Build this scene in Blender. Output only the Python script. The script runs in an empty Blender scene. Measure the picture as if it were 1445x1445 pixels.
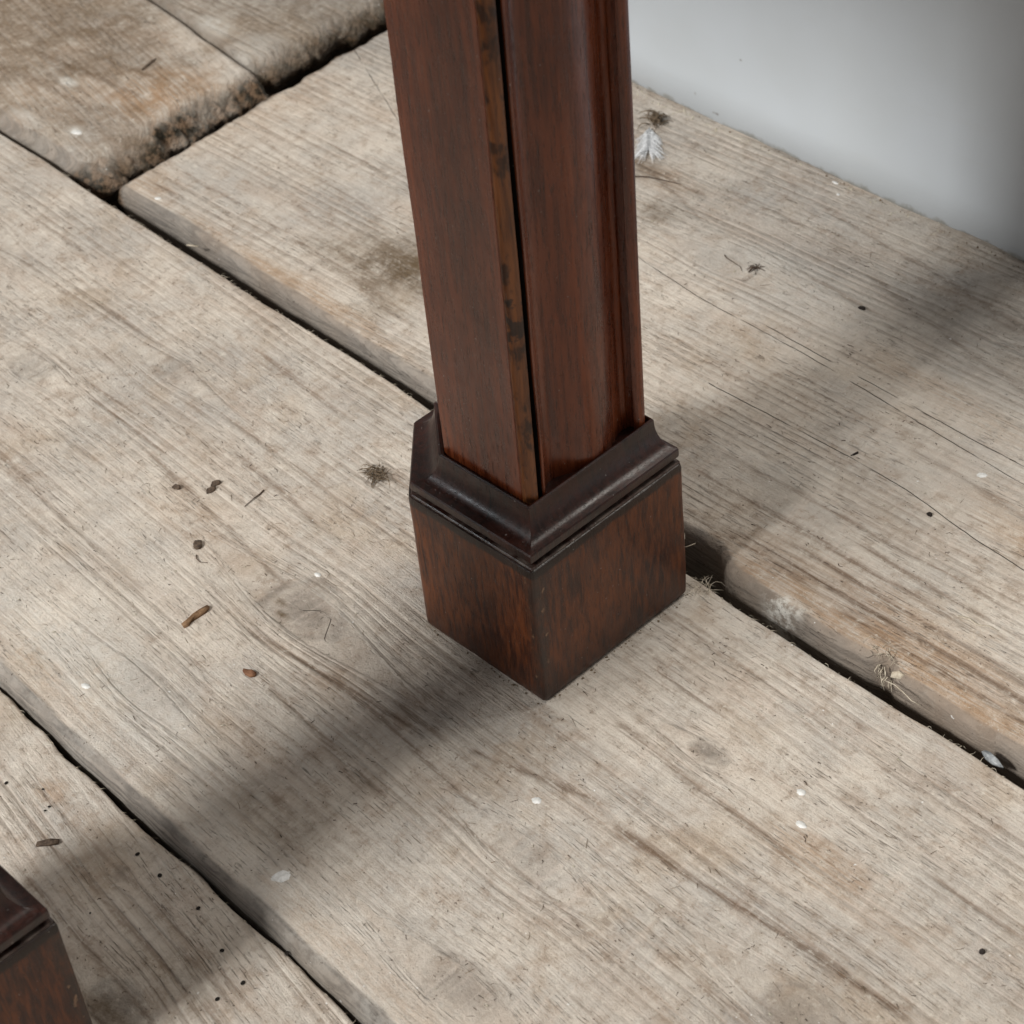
import bpy, math, random
import numpy as np
from mathutils import Vector, Matrix

random.seed(7); RNG = np.random.default_rng(7)
sc = bpy.context.scene
COL = sc.collection
MM = 0.001

# ------------------------------------------------------------------ camera
cam_d = bpy.data.cameras.new("camera"); cam = bpy.data.objects.new("camera", cam_d); COL.objects.link(cam)
F_PX, PITCH, YAW, ROLL = 2988.0, 0.7129, 2.4785, -0.1119
CAM = Vector((0.4292, -0.3408, 0.5698))
fw = Vector((math.cos(YAW)*math.cos(PITCH), math.sin(YAW)*math.cos(PITCH), -math.sin(PITCH)))
r0 = Vector((math.sin(YAW), -math.cos(YAW), 0)); u0 = r0.cross(fw)
rt = math.cos(ROLL)*r0 + math.sin(ROLL)*u0; up = -math.sin(ROLL)*r0 + math.cos(ROLL)*u0
cam.matrix_world = Matrix(((rt.x, up.x, -fw.x, CAM.x), (rt.y, up.y, -fw.y, CAM.y), (rt.z, up.z, -fw.z, CAM.z), (0, 0, 0, 1)))
cam_d.sensor_width = 36.0; cam_d.lens = F_PX/1445*36.0; cam_d.clip_start = 0.01; cam_d.clip_end = 60
cam_d.dof.use_dof = True; cam_d.dof.focus_distance = 0.80; cam_d.dof.aperture_fstop = 26
sc.camera = cam

# ------------------------------------------------------------------ light of the room
w = bpy.data.worlds.new("World"); sc.world = w; w.use_nodes = True
w.node_tree.nodes["Background"].inputs[0].default_value = (1.0, 0.955, 0.90, 1)
w.node_tree.nodes["Background"].inputs[1].default_value = 0.17

def window_light(name, target, az, el, dist, sx, sy, power, color):
    d = bpy.data.lights.new(name, 'AREA'); d.shape = 'RECTANGLE'; d.size = sx; d.size_y = sy
    d.energy = power; d.color = color
    o = bpy.data.objects.new(name, d); COL.objects.link(o)
    v = Vector((math.sin(az)*math.cos(el), math.cos(az)*math.cos(el), math.sin(el)))
    o.location = Vector(target) + v*dist
    o.rotation_euler = v.to_track_quat('Z', 'Y').to_euler()
    return o
# the window across the room (its light travels toward the wall) and the one above the low wall
window_light("window_across_room", (0, 0.1, 0), math.radians(181), math.radians(41), 4.0, 0.74, 0.42, 150, (1.0, 0.985, 0.95))
window_light("window_over_wall", (0, -0.1, 0), math.radians(1), math.radians(57), 3.0, 1.75, 0.7, 30, (1.0, 0.95, 0.87))
window_light("second_window_across_room", (0, 0, 0.07), math.radians(221), math.radians(29), 4.0, 0.6, 0.5, 15, (0.90, 0.95, 1.0))
sc.view_settings.view_transform = 'Standard'; sc.view_settings.look = 'None'
sc.view_settings.exposure = 0.2; sc.view_settings.gamma = 1.0
sc.view_settings.use_curve_mapping = False

# ------------------------------------------------------------------ noise helpers (numpy)
def _h(ix, iy, seed):
    n = (ix.astype(np.int64)*374761393 + iy.astype(np.int64)*668265263 + int(seed)*1442695041) & 0x7fffffff
    n = ((n ^ (n >> 13))*1274126177) & 0x7fffffff
    return ((n ^ (n >> 16)) & 0xffff)/32767.5 - 1.0
def vnoise(x, y, seed=0):
    x = np.asarray(x, float); y = np.asarray(y, float); x, y = np.broadcast_arrays(x, y)
    ix = np.floor(x); iy = np.floor(y); fx = x-ix; fy = y-iy
    fx = fx*fx*fx*(fx*(fx*6-15)+10); fy = fy*fy*fy*(fy*(fy*6-15)+10)
    a = _h(ix, iy, seed); b = _h(ix+1, iy, seed); c = _h(ix, iy+1, seed); d = _h(ix+1, iy+1, seed)
    return (a*(1-fx)+b*fx)*(1-fy)+(c*(1-fx)+d*fx)*fy
def fbm(x, y, seed=0, oct=4):
    s = 0; a = 1; t = 0
    for o in range(oct):
        s = s + a*vnoise(x*2**o, y*2**o, seed+o*17); t += a; a *= .5
    return s/t
def sstep(a, b, x):
    t = np.clip((x-a)/(b-a), 0, 1); return t*t*(3-2*t)

# ------------------------------------------------------------------ node helper
class NT:
    def __init__(s, name):
        s.m = bpy.data.materials.new(name); s.m.use_nodes = True
        s.t = s.m.node_tree; s.b = s.t.nodes["Principled BSDF"]
    def n(s, kind, **k):
        nd = s.t.nodes.new(kind)
        for a, v in k.items(): setattr(nd, a, v)
        return nd
    def put(s, sock, v):
        if isinstance(v, bpy.types.NodeSocket): s.t.links.new(v, sock)
        elif isinstance(v, (tuple, list)) and len(v) == 3 and sock.type == 'RGBA': sock.default_value = (*v, 1)
        else: sock.default_value = v
    def math(s, op, a, b=0.0, c=None, clamp=False):
        nd = s.n('ShaderNodeMath', operation=op, use_clamp=clamp)
        s.put(nd.inputs[0], a); s.put(nd.inputs[1], b)
        if c is not None: s.put(nd.inputs[2], c)
        return nd.outputs[0]
    def mul(s, a, b): return s.math('MULTIPLY', a, b)
    def add(s, a, b): return s.math('ADD', a, b)
    def ramp(s, v, a, b, lo=0.0, hi=1.0):
        nd = s.n('ShaderNodeMapRange', interpolation_type='SMOOTHSTEP')
        s.put(nd.inputs[0], v); nd.inputs[1].default_value = a; nd.inputs[2].default_value = b
        nd.inputs[3].default_value = lo; nd.inputs[4].default_value = hi
        return nd.outputs[0]
    def noise(s, vec, scale=1.0, detail=2.0, rough=.5, dist=0.0):
        nd = s.n('ShaderNodeTexNoise'); s.put(nd.inputs['Vector'], vec)
        nd.inputs['Scale'].default_value = scale; nd.inputs['Detail'].default_value = detail
        nd.inputs['Roughness'].default_value = rough; nd.inputs['Distortion'].default_value = dist
        return nd.outputs[0]
    def xyz(s, x, y, z):
        nd = s.n('ShaderNodeCombineXYZ')
        for i, v in enumerate((x, y, z)): s.put(nd.inputs[i], v)
        return nd.outputs[0]
    def sep(s, v):
        nd = s.n('ShaderNodeSeparateXYZ'); s.put(nd.inputs[0], v); return nd.outputs
    def attr(s, name):
        nd = s.n('ShaderNodeAttribute', attribute_name=name); return nd.outputs
    def mix(s, f, a, b):
        nd = s.n('ShaderNodeMix', data_type='RGBA'); s.put(nd.inputs[0], f)
        s.put(nd.inputs[6], a); s.put(nd.inputs[7], b); return nd.outputs[2]
    def bump(s, h, dist, strength=1.0):
        nd = s.n('ShaderNodeBump'); s.put(nd.inputs['Height'], h); nd.inputs['Distance'].default_value = dist
        nd.inputs['Strength'].default_value = strength
        s.t.links.new(nd.outputs[0], s.b.inputs['Normal'])
    def out(s, color, rough=.7, spec=.3):
        s.put(s.b.inputs['Base Color'], color); s.put(s.b.inputs['Roughness'], rough)
        s.put(s.b.inputs['Specular IOR Level'], spec); return s.m

# ------------------------------------------------------------------ materials
def make_board_material():
    t = NT("weathered_pine")
    g3 = t.sep(t.attr('grain')['Vector']); u, g, sd = g3[0], g3[1], g3[2]
    a = t.sep(t.attr('marks')['Color']); knot, streak, edge = a[0], a[1], a[2]
    b = t.sep(t.attr('wear')['Color']); stain, warm, crumb = b[0], b[1], b[2]
    c = t.sep(t.attr('cracks')['Color']); ck1, ck2, pale = c[0], c[1], c[2]
    obj = t.n('ShaderNodeTexCoord').outputs['Object']
    # growth rings: saw tooth across the grain, wandering along it
    wob = t.noise(t.xyz(t.mul(u, .9), t.mul(g, 18), sd), 1, 2, .45)
    wob2 = t.noise(t.xyz(t.mul(u, 5), t.mul(g, 90), sd), 1, 2, .5)
    fibL = t.noise(t.xyz(t.mul(u, 28), t.mul(g, 420), t.add(sd, 4)), 1, 4, .7)
    ph = t.add(t.add(t.mul(g, 205), t.mul(wob, 4.2)), t.mul(wob2, .9))
    fr = t.math('FRACT', ph)
    late = t.mul(t.ramp(fr, .15, .85), t.ramp(fr, .82, 1.0, 1, 0))
    mod = t.ramp(t.noise(t.xyz(t.mul(u, 7), t.mul(g, 55), t.add(sd, 3)), 1, 3, .6), .36, .66)
    late = t.mul(late, t.ramp(fibL, .30, .62, .35, 1.0))
    ring = t.mul(t.mul(late, mod), t.math('SUBTRACT', 1.0, t.mul(edge, .85)))
    # fibres and pores
    fib = t.noise(t.xyz(t.mul(u, 45), t.mul(g, 900), sd), 1, 4, .65)
    fib2 = t.noise(t.xyz(t.mul(u, 110), t.mul(g, 1700), t.add(sd, 5)), 1, 2, .6)
    dash = t.mul(t.ramp(fib2, .60, .70), t.ramp(t.noise(t.xyz(t.mul(u, 20), t.mul(g, 60), t.add(sd, 8)), 1, 2), .40, .62))
    iso = t.noise(obj, 26, 6, .62); iso2 = t.noise(obj, 75, 5, .6); fine = t.noise(obj, 900, 3, .7); mid = t.noise(obj, 320, 4, .7)
    speck = t.mul(t.ramp(t.noise(obj, 620, 2, .5), .66, .72), t.ramp(iso2, .42, .6))
    wspeck = t.mul(t.ramp(t.noise(obj, 450, 1, .4), .775, .80), t.ramp(iso, .42, .55))
    saw = t.noise(t.xyz(t.add(t.mul(u, 330), t.mul(g, 60)), t.mul(g, 26), sd), 1, 3, .6)
    # colour
    PALE = (0.655, 0.588, 0.508); GREY = (0.430, 0.400, 0.365); TAN = (0.385, 0.296, 0.228); DARK = (0.125, 0.088, 0.06)
    big = t.noise(obj, 9, 3, .55)
    col = t.mix(t.ramp(t.add(t.mul(iso, .6), t.mul(big, .5)), .38, .74), PALE, GREY)
    col = t.mix(t.mul(t.ramp(t.noise(t.xyz(t.mul(u, 12), t.mul(g, 40), t.add(sd, 11)), 1, 3, .6), .5, .72), .45), col, (0.46, 0.37, 0.30))
    col = t.mix(t.mul(t.ramp(iso2, .48, .72), .50), col, TAN)
    col = t.mix(t.mul(t.ramp(t.noise(obj, 17, 5, .65, .3), .50, .70), .55), col, (0.40, 0.305, 0.215))
    col = t.mix(t.mul(t.ramp(fib, .42, .75), .42), col, TAN)
    col = t.mix(t.mul(t.ramp(fib, .5, .25), .35), col, (0.54, 0.50, 0.44))
    col = t.mix(t.mul(warm, t.ramp(t.add(fib, t.mul(iso2, .6)), .45, 1.0)), col, (0.36, 0.22, 0.12))
    m2 = t.noise(obj, 150, 7, .78)
    col = t.mix(t.mul(t.ramp(m2, .50, .68), .50), col, (0.27, 0.212, 0.16))
    col = t.mix(t.mul(t.ramp(m2, .46, .32), .45), col, (0.69, 0.645, 0.57))
    col = t.mix(t.mul(ring, .45), col, (0.235, 0.170, 0.122))
    stk = t.mul(streak, t.ramp(t.add(fib, t.mul(mid, .5)), .45, .85))
    col = t.mix(t.mul(stk, .9), col, (0.13, 0.078, 0.045))
    col = t.mix(t.mul(dash, .60), col, DARK)
    col = t.mix(t.mul(t.ramp(mid, .56, .72), .35), col, (0.235, 0.175, 0.125))
    col = t.mix(t.mul(t.ramp(mid, .44, .30), .50), col, (0.66, 0.61, 0.53))
    kn = t.mul(knot, t.ramp(t.add(mid, t.mul(iso2, .8)), .55, 1.05, .45, 1.0))
    col = t.mix(t.mul(kn, .85), col, (0.175, 0.155, 0.135))
    col = t.mix(t.mul(t.ramp(saw, .54, .68), .15), col, (0.27, 0.215, 0.165))
    col = t.mix(t.mul(t.ramp(saw, .44, .32), .16), col, (0.68, 0.57, 0.49))
    # raw grey-brown arris of the boards
    ecol = t.mix(t.ramp(fib, .35, .65), (0.125, 0.112, 0.10), (0.275, 0.245, 0.215))
    ecol = t.mix(t.mul(warm, .5), ecol, (0.29, 0.205, 0.14))
    col = t.mix(t.mul(edge, .92), col, ecol)
    ccol = t.mix(t.ramp(t.noise(obj, 170, 5, .75), .42, .60), (0.022, 0.019, 0.012), (0.19, 0.122, 0.075))
    ccol = t.mix(t.mul(t.ramp(t.noise(obj, 60, 3, .6), .54, .66), .6), ccol, (0.30, 0.27, 0.23))
    col = t.mix(crumb, col, ccol)
    col = t.mix(t.mul(stain, t.ramp(t.add(mid, t.mul(iso2, .9)), .55, 1.15, .3, 1.0)), col, (0.125, 0.085, 0.048))
    col = t.mix(t.mul(pale, t.ramp(t.add(mid, iso2), .8, 1.15)), col, (0.70, 0.68, 0.63))
    col = t.mix(t.mul(speck, .75), col, (0.07, 0.05, 0.035))
    col = t.mix(t.mul(wspeck, .8), col, (0.75, 0.74, 0.72))
    # drying cracks: signed distance to each line
    wv = t.mul(t.add(t.noise(t.xyz(t.mul(u, 60), 0.0, sd), 1, 3), -.5), .0014)
    cr = None
    for ck in (ck1, ck2):
        d = t.math('ABSOLUTE', t.add(ck, wv))
        k = t.ramp(d, .00006, .00032, 1, 0)
        cr = k if cr is None else t.math('MAXIMUM', cr, k)
    cr = t.mul(cr, t.ramp(t.noise(t.xyz(t.mul(u, 55), t.mul(g, 20), 2.0), 1, 2), .32, .5))
    col = t.mix(t.mul(cr, .9), col, (0.045, 0.032, 0.022))
    h = t.add(t.mul(ring, -.7), t.mul(fib, .55))
    h = t.add(h, t.mul(dash, -.6)); h = t.add(h, t.mul(fine, .35)); h = t.add(h, t.mul(mid, .5))
    h = t.add(h, t.mul(m2, 1.3)); h = t.add(h, t.mul(saw, .35)); h = t.add(h, t.mul(cr, -1.6)); h = t.add(h, t.mul(stk, -.5))
    vo = t.n('ShaderNodeTexVoronoi'); vo.inputs['Scale'].default_value = 260
    t.put(vo.inputs['Vector'], t.n('ShaderNodeVectorMath', operation='ADD').outputs[0])
    va = vo.inputs['Vector'].links[0].from_node
    t.t.links.new(obj, va.inputs[0]); nz = t.n('ShaderNodeTexNoise'); nz.inputs['Scale'].default_value = 200
    sc_ = t.n('ShaderNodeVectorMath', operation='SCALE'); sc_.inputs['Scale'].default_value = .006
    t.t.links.new(obj, nz.inputs['Vector']); t.t.links.new(nz.outputs['Color'], sc_.inputs[0]); t.t.links.new(sc_.outputs[0], va.inputs[1])
    clod = t.math('SUBTRACT', 1.0, vo.outputs['Distance'])
    h = t.add(h, t.mul(crumb, t.add(t.mul(clod, 2.2), t.mul(t.noise(obj, 420, 4, .7), 3))))
    t.bump(h, 0.0009, 1.0)
    return t.out(col, .78, .22)

def make_mahogany(name, kind):
    t = NT(name)
    obj = t.n('ShaderNodeTexCoord').outputs['Object']; s = t.sep(obj); x, y, z = s
    gz = 75 if kind == 'foot' else 26
    g = t.noise(t.xyz(t.mul(x, 420), t.mul(y, 420), t.mul(z, gz)), 1, 4, .65, .4)
    big = t.noise(t.xyz(t.mul(x, 42), t.mul(y, 42), t.mul(z, 24)), 1, 3, .55)
    pore = t.ramp(t.noise(t.xyz(t.mul(x, 1500), t.mul(y, 1500), t.mul(z, 150)), 1, 2, .6), .58, .68)
    blot = t.noise(obj, 150, 4, .6)
    if kind == 'shaft':   lo, hi, rough = (0.088, 0.0185, 0.0065), (0.205, 0.050, 0.0165), .28
    elif kind == 'foot':  lo, hi, rough = (0.034, 0.0075, 0.0032), (0.165, 0.046, 0.0125), .34
    elif kind == 'collar': lo, hi, rough = (0.011, 0.0034, 0.0024), (0.042, 0.0115, 0.0068), .34
    elif kind == 'worn':  lo, hi, rough = (0.085, 0.026, 0.008), (0.215, 0.074, 0.021), .34
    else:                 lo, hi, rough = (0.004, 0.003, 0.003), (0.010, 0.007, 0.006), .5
    col = t.mix(t.ramp(t.add(t.mul(g, .85), t.mul(big, .40)), .45, .80), lo, hi)
    if kind == 'worn':
        spots = t.noise(t.xyz(t.mul(x, 160), t.mul(y, 160), t.mul(z, 90)), 1, 3, .6)
        col = t.mix(t.mul(t.ramp(spots, .52, .64), .85), col, (0.022, 0.009, 0.005))
        # old filled chip in the arris
        d = t.math('ABSOLUTE', t.add(z, t.add(-.163, t.mul(t.add(blot, -.5), .04))))
        col = t.mix(t.ramp(d, .0025, .0060, .85, 0), col, (0.012, 0.009, 0.008))
    if kind == 'foot':
        # handled edges: wax and grime gather on the front arris and just under the moulding
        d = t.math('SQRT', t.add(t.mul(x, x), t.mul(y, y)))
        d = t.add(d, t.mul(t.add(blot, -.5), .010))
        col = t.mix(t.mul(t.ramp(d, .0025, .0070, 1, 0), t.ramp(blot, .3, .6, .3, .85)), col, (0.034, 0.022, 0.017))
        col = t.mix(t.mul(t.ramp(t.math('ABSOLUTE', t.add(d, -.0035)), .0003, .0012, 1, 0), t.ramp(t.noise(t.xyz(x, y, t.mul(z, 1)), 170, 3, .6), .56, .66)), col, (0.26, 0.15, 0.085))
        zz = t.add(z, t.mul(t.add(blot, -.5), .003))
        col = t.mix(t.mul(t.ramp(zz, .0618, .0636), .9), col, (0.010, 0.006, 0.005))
        scr = t.mul(t.ramp(t.noise(t.xyz(t.add(t.mul(x, 900), t.mul(z, 500)), t.add(t.mul(y, 900), t.mul(z, 350)), t.mul(z, 60)), 1, 2, .6), .66, .72), t.ramp(t.noise(obj, 60, 2), .5, .62))
        col = t.mix(t.mul(scr, .7), col, (0.015, 0.008, 0.005))
        col = t.mix(t.mul(t.ramp(zz, .024, .000), .6), col, (0.018, 0.0065, 0.004))  # smooth shade toward the floor, painted into the foot's colour
    if kind == 'collar':
        # scuffed arris above the block, a shrinkage joint in the inner side
        e = t.mul(t.ramp(t.math('ABSOLUTE', t.add(z, -.06705)), .0004, .0010, 1, 0), t.ramp(blot, .36, .62))
        col = t.mix(t.mul(e, .55), col, (0.20, 0.165, 0.14))
        j = t.mul(t.ramp(t.math('ABSOLUTE', t.add(t.add(x, .027), t.mul(t.add(z, -.075), .25))), .00015, .0005, 1, 0), t.ramp(y, .011, .012, 1, 0))
        col = t.mix(j, col, (0.003, 0.002, 0.002))
    col = t.mix(t.mul(pore, .55), col, (0.012, 0.006, 0.004))
    dust = t.ramp(t.noise(obj, 700, 1, .4), .775, .80)
    col = t.mix(t.mul(dust, .6), col, (0.35, 0.32, 0.30))
    t.bump(t.add(t.mul(pore, -.5), t.add(t.mul(g, .3), t.mul(blot, .5))), 0.0003, .5)
    m = t.out(col, t.ramp(t.add(g, blot), .7, 1.3, rough-.06, rough+.10), .45 if kind != 'dirt' else .15)
    if kind == 'shaft':
        t.b.inputs['Coat Weight'].default_value = .10; t.b.inputs['Coat Roughness'].default_value = .15
    if kind == 'collar':
        t.b.inputs['Coat Weight'].default_value = .15; t.b.inputs['Coat Roughness'].default_value = .3
    return m

def make_plain(name, c1, c2, scale=300, rough=.75, spec=.25, bump=.0002):
    t = NT(name); obj = t.n('ShaderNodeTexCoord').outputs['Object']
    n = t.noise(obj, scale, 4, .65)
    t.bump(n, bump, .8)
    return t.out(t.mix(t.ramp(n, .34, .66), c1, c2), rough, spec)

def make_wall():
    t = NT("white_wall_paint"); obj = t.n('ShaderNodeTexCoord').outputs['Object']; x, y, z = t.sep(obj)
    n = t.noise(t.xyz(t.mul(x, 26), y, t.mul(z, 160)), 1, 4, .6); f = t.noise(obj, 1100, 2, .6); big = t.noise(obj, 11, 3, .5)
    col = t.mix(t.ramp(big, .35, .7), (0.495, 0.535, 0.575), (0.47, 0.505, 0.535))
    col = t.mix(t.mul(t.ramp(n, .58, .75), .10), col, (0.45, 0.45, 0.445))
    sp = t.ramp(t.noise(obj, 105, 1, .3), .80, .825)
    col = t.mix(t.mul(sp, .8), col, (0.10, 0.07, 0.05))
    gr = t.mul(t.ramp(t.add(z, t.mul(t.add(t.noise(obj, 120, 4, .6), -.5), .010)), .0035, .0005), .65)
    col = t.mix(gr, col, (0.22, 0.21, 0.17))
    t.bump(t.add(t.mul(n, .6), t.mul(f, .5)), .0003, .45)
    return t.out(col, .55, .3)

M_BOARD = make_board_material()
M_SHAFT = make_mahogany("dark_mahogany", 'shaft'); M_FOOT = make_mahogany("foot_mahogany", 'foot')
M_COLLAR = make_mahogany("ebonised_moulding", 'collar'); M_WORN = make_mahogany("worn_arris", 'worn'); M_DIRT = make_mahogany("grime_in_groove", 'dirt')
M_WALL = make_wall()
M_GAP_SHADE = make_plain("gap_shade_black", (0.012, 0.010, 0.008), (0.03, 0.025, 0.02))
M_BARK = make_plain("brown_bark", (0.11, 0.06, 0.03), (0.24, 0.145, 0.08), 420)
M_BARKD = make_plain("dark_bark", (0.045, 0.03, 0.022), (0.12, 0.085, 0.06), 600)
M_RED = make_plain("reddish_bark", (0.12, 0.055, 0.03), (0.22, 0.11, 0.06), 500)
M_BLACK = make_plain("black_seed", (0.012, 0.009, 0.008), (0.03, 0.022, 0.018), 800)
M_WHITE = make_plain("white_paint_fleck", (0.55, 0.545, 0.52), (0.74, 0.735, 0.72), 500)
M_FEATHER = make_plain("white_down", (0.70, 0.71, 0.72), (0.80, 0.81, 0.82), 500)
M_FIBRE = make_plain("pale_fibre", (0.40, 0.34, 0.26), (0.58, 0.52, 0.42), 700)
M_LINT = make_plain("brown_lint", (0.10, 0.07, 0.045), (0.22, 0.165, 0.11), 800)
M_PLASTER = make_plain("plaster_crumb", (0.40, 0.36, 0.27), (0.58, 0.54, 0.45), 500)
M_HOLE = make_plain("hole_dark", (0.010, 0.008, 0.006), (0.016, 0.012, 0.01))

# ------------------------------------------------------------------ object helpers
def mesh_obj(name, verts, faces, mat, parent=None, smooth=True):
    me = bpy.data.meshes.new(name)
    if isinstance(verts, np.ndarray): verts = verts.reshape(-1, 3).tolist()
    if isinstance(faces, np.ndarray): faces = faces.tolist()
    me.from_pydata(verts, [], faces)
    for m in (mat if isinstance(mat, (list, tuple)) else [mat]): me.materials.append(m)
    if smooth: me.polygons.foreach_set('use_smooth', [True]*len(me.polygons))
    me.update()
    o = bpy.data.objects.new(name, me); COL.objects.link(o)
    if parent: o.parent = parent
    return o
def empty(name, loc=(0, 0, 0), rz=0):
    o = bpy.data.objects.new(name, None); COL.objects.link(o); o.location = loc; o.rotation_euler = (0, 0, rz)
    o.empty_display_size = .02
    return o
def tag(o, label=None, cat=None, group=None, kind=None):
    if label: o['label'] = label
    if cat: o['category'] = cat
    if group: o['group'] = group
    if kind: o['kind'] = kind
    return o

# ------------------------------------------------------------------ the floor
floor = tag(empty('floor'), 'old bare pine floorboards, pale and worn, with dark gaps between them', kind='structure')

def lip(d, R, p=2.0):
    """height lost at distance d from an edge rounded over R"""
    q = np.clip(1-d/R, 0, 1)
    return R*(1-np.sqrt(np.clip(1-q**p, 0, 1)))

def axis(lo, hi, fine, a, b, coarse):
    """stations: fine between a and b, coarse outside"""
    s = []
    if lo < a: s += list(np.linspace(lo, a, max(2, int((a-lo)/coarse)+1))[:-1])
    s += list(np.linspace(max(lo, a), min(hi, b), int((min(hi, b)-max(lo, a))/fine)+1))
    if hi > b: s += list(np.linspace(b, hi, max(2, int((hi-b)/coarse)+1))[1:])
    return np.array(s)
EDGE_T = np.array([0, .12, .3, .55, .9, 1.4, 2, 2.8, 3.7, 4.8, 6, 7.5, 9, 11, 13])*MM

PL = {}
def plank(key, seed, xs, yF, yB, rF, rB, end=None, knots=(), streaks=(), stains=(), warms=(), pales=(), cracks=(), skew=0.0, edgeF=1.0, edgeB=.5,
          drop_z=0.0, ystep=.0011, nstreak=40, label=None):
    """yF, yB: functions of x (front and back edge); end = (side, fx(y), R, rough) for a visible sawn end"""
    width = float(np.median(yB(xs)-yF(xs)))
    inner = np.arange(EDGE_T[-1]+.0013, width-EDGE_T[-1]-.0005, ystep)
    T = np.concatenate([EDGE_T, inner, width-EDGE_T[::-1]])
    nx, ny = len(xs), len(T)
    X0 = np.repeat(xs[:, None], ny, 1)
    tt = T[None, :]/width
    f = yF(X0); b = yB(X0)
    # keep the first/last millimetres at true distance from the wandering edges
    Y = np.where(tt < .5, f+T[None, :], b-(width-T[None, :]))
    bl = sstep(.3, .7, tt); Y = (f+T[None, :])*(1-bl)+(b-(width-T[None, :]))*bl
    X = X0.copy()
    dend = np.full_like(X, 9.0)
    if end:
        side, fx, eR, erough = end
        ex = fx(Y) + erough*(fbm(Y*90, Y*0+seed, seed+5, 4))
        k = xs[-1] if side > 0 else xs[0]
        span = .16
        wgt = np.clip(1-np.abs(X0-k)/span, 0, 1)
        X = X0 + (ex-k)*wgt
        dend = np.abs(ex-X)
    dF = Y-f; dB = b-Y
    und = .00045*fbm(X*9, Y*14, seed+1, 3) + .00018*fbm(X*14, Y*260, seed+2, 2)
    nr = 1+.35*fbm(X*25, X*0+3, seed+9, 3)
    zz = und + drop_z - lip(dF, rF*nr) - lip(dB, rB*(1+.3*fbm(X*22, X*0+8, seed+10, 3)))
    crumb = np.zeros_like(X)
    if end:
        zz = zz - lip(dend, eR*(1+.30*fbm(Y*40, X*20, seed+12, 3)), 2.1)
        crumb = sstep(1.0, .45, dend/eR)*(.85+.4*fbm(X*130, Y*130, seed+13, 3))
        rg = 1-2*np.abs(fbm(X*110, Y*110, seed+14, 4))
        zz = zz + sstep(1.0, .3, dend/eR)*erough*(1.0*fbm(X*60, Y*60, seed+16, 3) - .75*np.clip(rg-.25, 0, 1))
    if end and eR > .02:
        und_ = np.maximum(0, -zz-.35*eR)
        X = X - end[0]*und_*1.1
    edge = np.maximum(sstep(.86, .66, dF/(rF*nr)+.16*fbm(X*70, Y*90, seed+15, 3))*edgeF, sstep(1.05, .4, dB/rB)*edgeB)
    # grain
    g = Y + skew*X + 1.2*lip(dF, rF) - 1.2*lip(dB, rB) + (2.2*lip(dend, end[2], 1.7) if end else 0) + .0035*fbm(X*2.6, Y*9, seed+21, 2)
    kn = np.zeros_like(X)
    for (kx, ky, rx, ry, s) in knots:
        Yk = g-(ky+skew*kx); wk = np.exp(-((X-kx)/(rx*2.6))**2)
        rr = ry*wk*.85
        g = (ky+skew*kx) + np.sign(Yk)*np.sqrt(np.maximum(Yk**2-rr**2, 0)+1e-10)
        rho = np.sqrt(((X-kx)/rx)**2+((Y-ky)/ry)**2)*(1+.25*fbm(X*120, Y*120, seed+31, 3))
        kn = np.maximum(kn, s*sstep(1.15, .35, rho))
        rim = np.exp(-((rho-1)/.12)**2)*.8*s
        kn = np.maximum(kn, rim)
        zz = zz - .0004*s*sstep(1, .2, rho)
    stk = np.zeros_like(X)
    rr = np.random.default_rng(seed)
    S = list(streaks)
    x0, x1 = -.66, .3
    for i in range(nstreak):
        cx = rr.uniform(x0, x1); cy = rr.uniform(float(np.min(f)), float(np.max(b))); L = rr.uniform(.02, .09)
        S.append((cx-L/2, cy, cx+L/2, cy+rr.normal(0, .0015), rr.uniform(.0006, .0017), rr.uniform(.25, .8)))
    for (xa, ya, xb, yb, wd, st) in S:
        tl = np.clip((X-xa)/(xb-xa), 0, 1)
        yc = ya+(yb-ya)*tl+.0012*vnoise(X*30, X*0+ya*977, seed+41)
        m = np.exp(-((Y-yc)/(wd*(.5+.8*np.abs(vnoise(X*60, X*0+yb*531, seed+43)))))**2)
        m = m*sstep(xa, xa+.012, X)*sstep(xb, xb-.012, X)
        stk = np.maximum(stk, m*st)
    def blobs(L, sd):
        o = np.zeros_like(X)
        for (bx, by, rx, ry, s) in L:
            rho = np.sqrt(((X-bx)/rx)**2+((Y-by)/ry)**2)+.45*fbm(X*45, Y*60, sd, 4)
            o = np.maximum(o, s*sstep(1.15, .2, rho))
        return o
    st = blobs(stains, seed+51); wm = blobs(warms, seed+52); pl = blobs(pales, seed+53)
    ck = [np.full_like(X, .05), np.full_like(X, .05)]
    for i, (i_ch, pts) in enumerate(cracks):
        px = [p[0] for p in pts]; py = [p[1] for p in pts]
        yc = np.interp(X, px, py); d = Y-yc
        off = np.maximum(np.maximum(px[0]-X, X-px[-1]), 0)
        d = np.where(off > 0, np.sign(d+1e-9)*(np.abs(d)+off), d)
        better = np.abs(d) < np.abs(ck[i_ch]); ck[i_ch] = np.where(better, d, ck[i_ch])
    # skirts down the sides
    V = np.stack([X, Y, zz], -1)
    lowF = V[:, :1].copy(); lowF[..., 2] = -.032; lowF[..., 1] += .0015
    lowB = V[:, -1:].copy(); lowB[..., 2] = -.032; lowB[..., 1] -= .0015
    # an extra row part-way down so the side has its own tone
    midF = V[:, :1].copy(); midF[..., 2] -= .008; midB = V[:, -1:].copy(); midB[..., 2] -= .006
    V = np.concatenate([lowF, midF, V, midB, lowB], 1)
    def padm(a, ve): return np.concatenate([np.full((nx, 1), ve), np.full((nx, 1), ve), a, np.full((nx, 1), ve), np.full((nx, 1), ve)], 1)
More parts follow.
